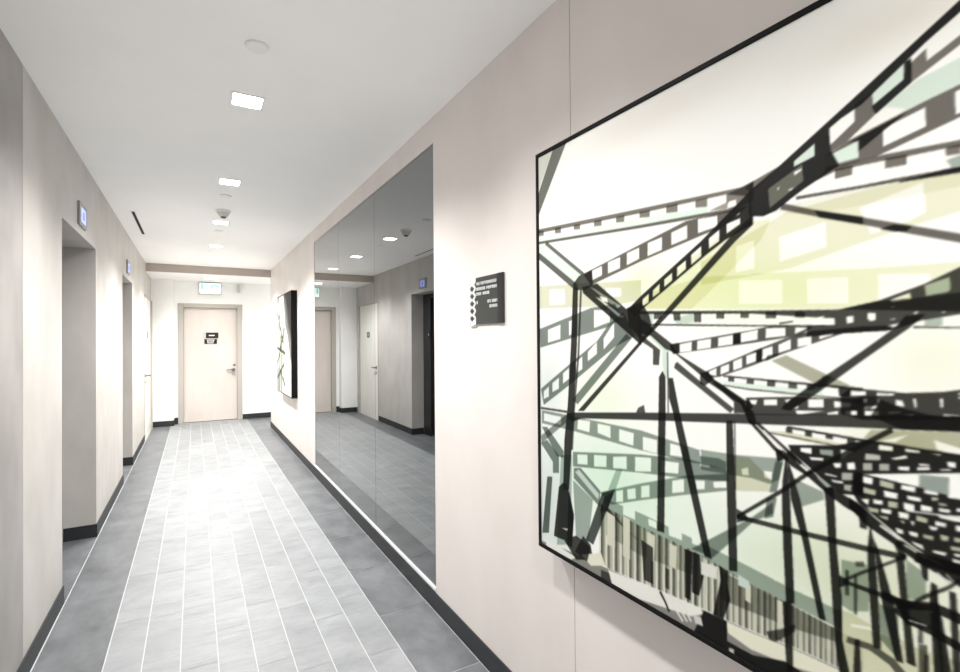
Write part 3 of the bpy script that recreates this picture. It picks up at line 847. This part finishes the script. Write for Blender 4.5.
m36n|450,576 474,587 500,608 552,642 572,668 651,708 666,722 744,764 737,775 648,728 630,713 558,663 534,656 490,623 450,615
m40n|450,615 518,659 514,697 495,697 496,657 450,633
m93t|483,626 496,618 546,654 545,727 533,728 525,699 524,659
m40n|563,692 569,687 640,735 716,784 707,794 629,745 560,702
m40n|633,710 653,707 669,722 645,739 632,736
m36n|666,724 686,732 741,766 750,761 759,775 741,790 716,793 716,769 666,733
m36n|444,557 757,573 923,580 981,569 1048,545 1090,524 1145,497 1144,589 1090,596 1041,604 1001,619 929,623 867,629 868,608 918,609 899,594 757,579 444,565|1000,568 1027,558 1029,569 1003,572|1046,548 1077,538 1078,557 1075,561 1048,565|967,588 979,589 979,601 972,603 967,599|934,593 946,592 946,604 935,606|1030,591 1038,589 1035,594|996,611 1014,607 1010,614 997,614|997,601 1008,599 1005,602|1001,579 1007,579 1004,582|1066,592 1072,591 1070,594|899,594 915,595 916,607 899,607|869,595 900,590 896,593 870,598
m50n|923,580 981,569 1048,567 1090,563 1144,560 1144,589 1090,592 942,581
m80t|1046,548 1077,538 1078,557 1075,561 1048,565
m45n|500,565 527,566 522,581 499,580
m45n|558,568 580,569 580,587 562,586
m45n|618,571 637,572 637,593 618,592
m45n|676,574 695,575 695,587 676,586
m45n|733,577 752,578 752,588 733,587
m45n|788,577 809,578 809,591 788,590
m45n|846,580 864,581 864,592 846,591
m90t|461,566 497,567 497,590 464,589
m88t|556,580 616,573 615,594 570,595
m40n|457,595 637,602 757,606 919,610 919,608 757,603 637,598 457,591
m45n|815,604 842,600 842,597 815,600
m80t|1046,602 1068,600 1068,613 1046,613
m40n|1031,616 1089,618 1133,620 1133,617 1089,616 1031,613
m42n|549,645 757,614 799,606 857,608 878,610 857,625 842,628 756,641 558,668 549,658|577,644 611,638 610,660 577,664|626,636 662,631 661,652 625,657|680,629 716,623 715,644 679,649|733,620 771,613 770,634 733,640|788,611 827,610 827,627 787,631|846,610 870,612 845,623
m50n|549,644 575,641 575,665 558,668
m35n|716,621 733,619 733,641 715,644
m42n|646,707 756,660 826,632 875,618 957,612 1001,612 1001,619 929,623 830,659 756,689 683,716 651,721|655,706 675,697 674,715 656,713|685,694 706,686 705,703 684,712|715,681 736,672 736,693 715,701|745,668 767,660 767,679 745,687|780,654 801,647 801,668 779,675|813,644 837,633 837,653 813,661|850,632 875,627 875,643 850,649|889,627 914,621 912,626 889,634
m40n|756,660 780,651 779,678 766,682 767,660
m40n|790,667 816,661 810,667 786,678
m45n|691,716 755,718 919,723 959,723 959,719 920,718 755,714 691,712
m42n|703,715 717,716 717,725 703,725
m42n|746,717 761,717 761,727 745,727
m42n|789,717 806,717 805,729 789,729
m42n|832,718 848,719 848,730 832,730
m42n|866,719 884,719 879,729 866,730
m55n|690,736 755,741 897,742 940,742 940,739 897,739 755,737 691,733
m97t|691,725 755,727 891,728 896,739 755,737 691,734
m30n|920,720 940,721 937,737 921,737
m34n|1021,596 1047,594 1025,616 956,673 884,735 834,774 817,772 825,761 866,727 957,656 1005,616
m50n|884,719 895,702 908,703 898,720 884,727
m34n|152,864 181,857 454,824 754,790 955,768 1088,752 1142,745 1142,769 1088,776 940,791 754,811 454,843 218,870 180,886 152,877
m42n|437,826 444,813 464,803 468,823
m36n|744,757 842,746 896,743 959,738 958,768 743,793|750,761 768,759 765,770 755,769|782,757 809,754 809,766 782,769|824,754 836,750 829,761|868,748 895,745 895,761 868,764|912,747 940,748 939,755 913,759|844,772 897,767 857,778 847,779|901,770 919,764 919,771 901,773|930,763 949,760 949,768 932,770|840,769 850,761 849,768
m33n|940,721 1020,723 1068,717 1088,712 1143,693 1142,750 958,775 924,769 924,736|940,726 963,725 963,732 940,735|979,726 1005,725 1002,729 979,731|959,738 965,737 965,744 959,745|980,735 985,733 982,742 979,742|1006,735 1015,736 1018,746 1006,745|1029,731 1033,731 1034,745 1031,746|1063,728 1067,728 1067,742 1064,742|961,751 980,748 980,753 961,756|940,761 950,760 950,769 940,770|961,759 982,757 982,765 961,768|995,757 1014,754 1010,757 995,760|1015,759 1031,756 1029,760|1067,752 1090,751 1090,754 1067,755|1085,717 1093,715 1093,718 1085,720|1085,723 1093,721 1093,724 1085,726
m40n|985,737 1013,748 1064,758 1142,739 1142,769 1013,784 970,767
m50n|959,733 985,732 985,737 967,757 940,742
m30n|525,711 534,726 533,813 531,882 525,1115 503,1117 509,886 514,727
m30n|543,728 556,727 575,810 592,872 658,1132 639,1132 571,876 556,812 544,777
m50n|539,664 539,728 539,814 543,814 543,728 542,663
m30n|697,813 712,810 718,980 719,1135 700,1140 697,986
m60n|715,812 716,959 719,958 719,812
m30n|186,469 209,471 202,648 186,833 175,943 158,1102 129,1109 138,949 156,836 174,648
m50n|218,481 204,678 181,849 170,974 179,973 190,848 213,678 227,482
m30n|108,1105 129,1087 149,1088 180,1182 170,1253 126,1268 80,1271
m30n|158,1102 181,1173 170,1278 146,1277
o85n|117,1233 152,1225 147,1233
m40n|184,1285 222,1224 257,1241 239,1295
m30n|747,806 801,857 825,875 830,868 806,851 752,801
m30n|765,810 825,857 851,877 856,871 830,851 769,805
m30n|728,763 759,785 767,811 750,812
m22n|804,854 819,855 819,873 808,880
m24n|820,853 835,854 864,879 911,907 956,929 956,945 930,937 899,920 864,895 835,882 820,869|841,865 854,874 870,884 864,887 846,874|880,889 892,895 906,905 899,909 884,896
m75t|880,889 892,895 906,905 899,909 884,896
o90n|779,821 826,859 828,857 781,819
m22n|935,917 956,927 971,940 1012,968 1056,989 1085,990 1129,991 1129,1013 1085,1014 1030,995 1001,978 962,959 935,935
o92n|980,954 1009,970 1012,966 982,950
o90n|1014,975 1032,982 1033,979 1015,972
o88n|1034,984 1042,987 1044,984 1035,981
o85n|1056,1004 1075,1019 1076,1017 1057,1001
o85n|1067,1002 1084,1018 1085,1016 1068,1000
m24n|1028,996 1083,997 1127,996 1131,978 1087,979 1032,979
m30n|950,931 962,934 962,966 951,966
m30n|1001,978 1007,994 1018,996 1008,967
m30n|722,1019 817,940 870,891 959,822 1002,790 999,782 956,815 866,885 813,934 718,1014
m34n|719,1021 750,1019 832,1014 952,1005 1016,999 1018,989 954,995 834,1004 753,1009 721,1011
m40n|718,999 738,1004 747,1014 720,1029
m26n|825,862 830,901 832,949 835,1048 838,1150 822,1155 818,1054 816,954 818,913
m30n|815,1156 832,1149 834,1284 841,1334 825,1344 817,1208
m26n|827,868 838,899 851,944 866,1016 894,1157 882,1158 854,1020 834,948
m26n|893,910 909,906 911,928 914,1019 921,1098 921,1179 937,1257 920,1268 909,1185 905,1105 901,1024 896,932
m30n|917,1063 932,1066 932,1074 917,1085
m34n|926,1071 953,1047 1001,1008 1018,992 1016,988 1000,1004 951,1043 924,1067
m34n|924,1074 954,1075 1010,1074 1047,1069 1049,1059 1012,1065 956,1067 926,1068
m55n|944,1028 957,1023 957,1032 944,1037
m26n|967,952 971,982 973,998 977,1073 980,1164 969,1166 964,1079 962,1002
m26n|971,977 977,992 992,1049 1000,1083 1011,1170 1001,1172 984,1091 979,1054
m28n|1003,997 1014,995 1018,1066 1022,1101 1028,1167 1016,1167 1012,1106 1009,1071
m28n|1035,995 1045,997 1045,1021 1039,1019
m26n|1049,1021 1056,1023 1064,1181 1052,1188 1047,1049
m26n|1054,1040 1062,1074 1075,1175 1063,1182 1053,1078
m30n|1071,1026 1079,1026 1085,1168 1075,1175
m30n|1019,1076 1043,1049 1072,1022 1086,1004 1084,1000 1070,1018 1041,1044 1016,1071
o85n|1019,1068 1029,1057 1027,1063
m26n|980,1076 1009,1081 1049,1067 1082,1071 1126,1068 1130,1053 1086,1055 1052,1052 1012,1066 985,1062
m26n|998,1089 1015,1101 1046,1105 1082,1113 1126,1117 1129,1106 1086,1101 1051,1093 1020,1089 1004,1077
m25n|1000,1070 1023,1070 1055,1069 1054,1093 1016,1104
o80n|1019,1097 1043,1095 1043,1092 1020,1094
m30n|941,1167 948,1163 950,1218 942,1272 938,1225
m78y|970,791 1088,776 1142,769 1141,810 1087,811 980,810 958,808|983,808 1022,791 1004,807|1055,794 1092,803 1092,812 1059,810
m30n|828,809 954,813 1087,815 1131,816 1131,812 1087,811 954,809 828,805
m35n|826,809 838,809 838,818 826,818
m35n|862,809 874,809 874,819 862,819
m35n|898,811 910,811 910,818 898,818
m35n|933,812 946,812 946,821 933,822
m90y|790,820 828,816 938,824 938,830 854,830
m50n|790,825 937,830 938,828 790,822
m20n|830,842 915,828 958,812 980,811 1087,814 1141,815 1141,826 957,870 957,908 922,914 889,893 865,875 835,854|852,843 873,840 873,852 853,851|887,840 910,837 910,848 888,849|922,834 943,833 923,850|909,861 923,858 922,867 913,869|932,856 944,852 946,865 933,868|924,875 941,872 940,885 924,889|927,896 944,893 944,905 927,906|981,814 1001,814 1001,822 980,824|1018,814 1037,814 1037,818 1018,820|961,833 983,832 983,841 960,845|957,851 971,848 971,861 957,864|981,847 996,844 996,856 981,859|1008,846 1023,843 1023,850 1008,852|1033,842 1050,838 1050,843 1033,847|1036,835 1049,834 1049,837 1036,839|1052,816 1064,815 1061,818|1070,825 1081,824 1081,833 1072,833|1061,839 1076,835 1076,838 1063,841|997,835 1019,825 1021,830 1004,836|896,882 916,883 916,886 896,886|868,858 893,855 893,860 872,863|906,892 926,891 926,895 909,896
m70t|887,840 910,837 910,848 888,849
m75n|924,875 941,872 940,885 924,889
m75n|927,896 944,893 944,905 927,906
m75n|957,851 971,848 971,861 957,864
m75n|981,847 996,844 996,856 981,859
m80n|961,833 983,832 983,841 960,845
m70t|1036,853 1073,849 1072,877 1035,876
m20n|946,868 954,870 1035,874 1086,879 1140,884 1139,994 1085,994 1055,986 1017,967 971,937 949,922 938,902|953,874 972,874 971,886 953,885|982,874 1002,876 1002,886 982,885|1012,875 1031,875 1030,884 1011,883|1042,875 1060,876 1059,881 1042,882|957,893 976,894 975,903 957,903|987,891 1007,891 1006,901 988,902|1019,891 1038,890 1038,897 1020,898|1051,885 1060,884 1059,889 1051,891|1071,876 1091,876 1091,880 1071,881|972,910 986,909 986,916 972,918|993,907 1007,906 1006,916 993,918|1014,904 1029,904 1029,915 1015,915|1037,901 1052,901 1052,909 1037,911|1060,892 1070,892 1070,895 1060,896|1060,900 1074,899 1074,904 1060,906|953,915 966,911 964,923 959,920|962,926 980,925 979,932 967,933|983,923 998,921 997,929 983,930|1007,921 1022,920 1021,930 1008,931|1031,920 1046,921 1045,929 1031,929|1055,922 1069,922 1068,928 1055,929|1056,911 1091,904 1091,915 1062,916|979,936 993,934 993,940 984,939|1003,949 1014,950 1014,957 1005,957|1020,949 1033,948 1033,956 1023,956|1040,948 1053,947 1052,954 1040,954|1023,964 1039,966 1041,974 1028,969|1052,969 1069,967 1067,973 1052,973|1073,955 1090,953 1090,959 1074,961|1075,974 1090,973 1090,978 1076,979|1077,965 1090,963 1090,968 1078,969|1008,935 1016,934 1015,940|1023,932 1029,931 1027,940|1047,932 1059,931 1056,937 1049,938|1061,941 1072,941 1070,949 1062,950|1080,921 1091,919 1090,929 1080,930|1080,900 1091,898 1091,893 1082,894|1078,940 1090,939 1090,945 1078,947
m80y|982,874 1002,876 1002,886 982,885
m80y|957,893 976,894 975,903 957,903
m80y|1051,885 1060,884 1059,889 1051,891
m80y|993,907 1007,906 1006,916 993,918
m80y|1060,892 1070,892 1070,895 1060,896
m80y|962,926 980,925 979,932 967,933
m80y|1031,920 1046,921 1045,929 1031,929
m80y|979,936 993,934 993,940 984,939
m80y|1040,948 1053,947 1052,954 1040,954
m80y|1073,955 1090,953 1090,959 1074,961
m80y|1008,935 1016,934 1015,940
m80y|1061,941 1072,941 1070,949 1062,950
m80y|1078,940 1090,939 1090,945 1078,947
o90n|1018,918 1056,913 1091,910 1091,907 1057,910 1018,915
"""
BLOBS = [((0.95, 0.985, 0.86), 688, 512, 148, 78), ((0.96, 0.985, 0.88), 858, 539, 150, 58), ((0.93, 0.97, 0.82), 459, 476, 85, 52), ((0.93, 0.97, 0.88), 305, 791, 124, 86), ((0.9, 0.97, 0.91), 451, 1053, 245, 131), ((0.88, 0.96, 0.91), 302, 1007, 209, 115), ((0.8, 0.86, 0.86), 65, 1191, 119, 198), ((0.86, 0.9, 0.9), 60, 781, 87, 149), ((0.9, 0.92, 0.91), 54, 100, 77, 133), ((0.88, 0.9, 0.8), 1009, 1066, 125, 116), ((0.95, 0.96, 0.88), 1053, 667, 63, 63), ((0.92, 0.93, 0.84), 1012, 801, 82, 33), ((0.9, 0.93, 0.86), 887, 1046, 105, 112), ((0.93, 0.91, 0.88), 1020, 107, 166, 49), ((0.95, 0.93, 0.91), 464, 58, 279, 57), ((0.9, 0.94, 0.88), 772, 1089, 129, 103)]
PIC_X, PIC_Y, PIC_Z, PIC_W, PIC_H = 1.014, 1.394, 2.03, 1.745, 1.33
pic = empty('framed_picture', (PIC_X, PIC_Y, PIC_Z), 'very large black framed print of film strip bridgework on the right wall nearest the viewer', 'picture')
picture_frame(pic, PIC_W, PIC_H, XR - PIC_X, .013)
us = np.concatenate([np.arange(10, 1130, 2.0), np.arange(1130, PIC_W * 1000 - 10, 7.0), [PIC_W * 1000 - 10]])
vv_ = np.append(np.arange(10, PIC_H * 1000 - 10, 2.0), PIC_H * 1000 - 10)
UF = 1108.0
ns = int((us <= UF).sum())
im = paint(us[:ns], vv_, parse(ART), BLOBS, (.985, .985, .97), 2.0)
rest = us[ns:]; src = np.clip(np.searchsorted(us[:ns], 2 * UF - rest), 0, ns - 1)
im = np.concatenate([im, im[:, src]], 1)
canvas_mesh('printed_canvas', pic, us, vv_, im, .004, print_material('large_print', .5))

P2Y, P2Z, P2W, P2H = 7.59, 2.02, 1.185, 1.313
pic2 = empty('framed_picture', (1.014, P2Y, P2Z), 'smaller deep black framed print on the right wall beyond the mirror', 'picture')
picture_frame(pic2, P2W, P2H, XR - 1.014, .010)
ART2 = """
m60n|560,10 1175,10 1175,760 1120,900 900,560 700,420
m55n|700,10 1175,10 1175,520 1000,460 850,200
m55n|700,10 1175,10 1175,480 1080,640 1040,300 900,200
m60n|960,10 1175,10 1175,330 1100,420
m75n|560,10 700,10 900,200 1040,300 1060,560 900,420
m22y|10,240 60,230 520,620 500,660
m22y|10,900 640,420 660,460 20,950
m26y|120,10 170,10 240,560 190,560
m22y|240,560 300,540 180,1300 130,1300
m26y|330,300 380,300 420,1300 370,1300
m40n|10,690 700,760 700,800 10,730
m26y|520,100 560,100 600,1200 560,1200
m55y|10,420 420,120 440,150 10,470
m50t|10,1100 560,900 570,940 10,1150
m60t|200,980 700,1180 690,1220 190,1020
m30n|60,980 110,980 130,1300 80,1300
m45n|260,1010 300,1010 330,1300 290,1300
"""
u2 = np.append(np.arange(10, P2W * 1000 - 10, 6.0), P2W * 1000 - 10); v2 = np.append(np.arange(10, P2H * 1000 - 10, 6.0), P2H * 1000 - 10)
im2 = paint(u2, v2, parse(ART2), [((.85, .95, .70), 300, 700, 250, 400), ((.9, .92, .92), 700, 300, 300, 300)], (.90, .905, .89), 6.0)
canvas_mesh('printed_canvas', pic2, u2, v2, im2, .004, print_material('small_print', .5))
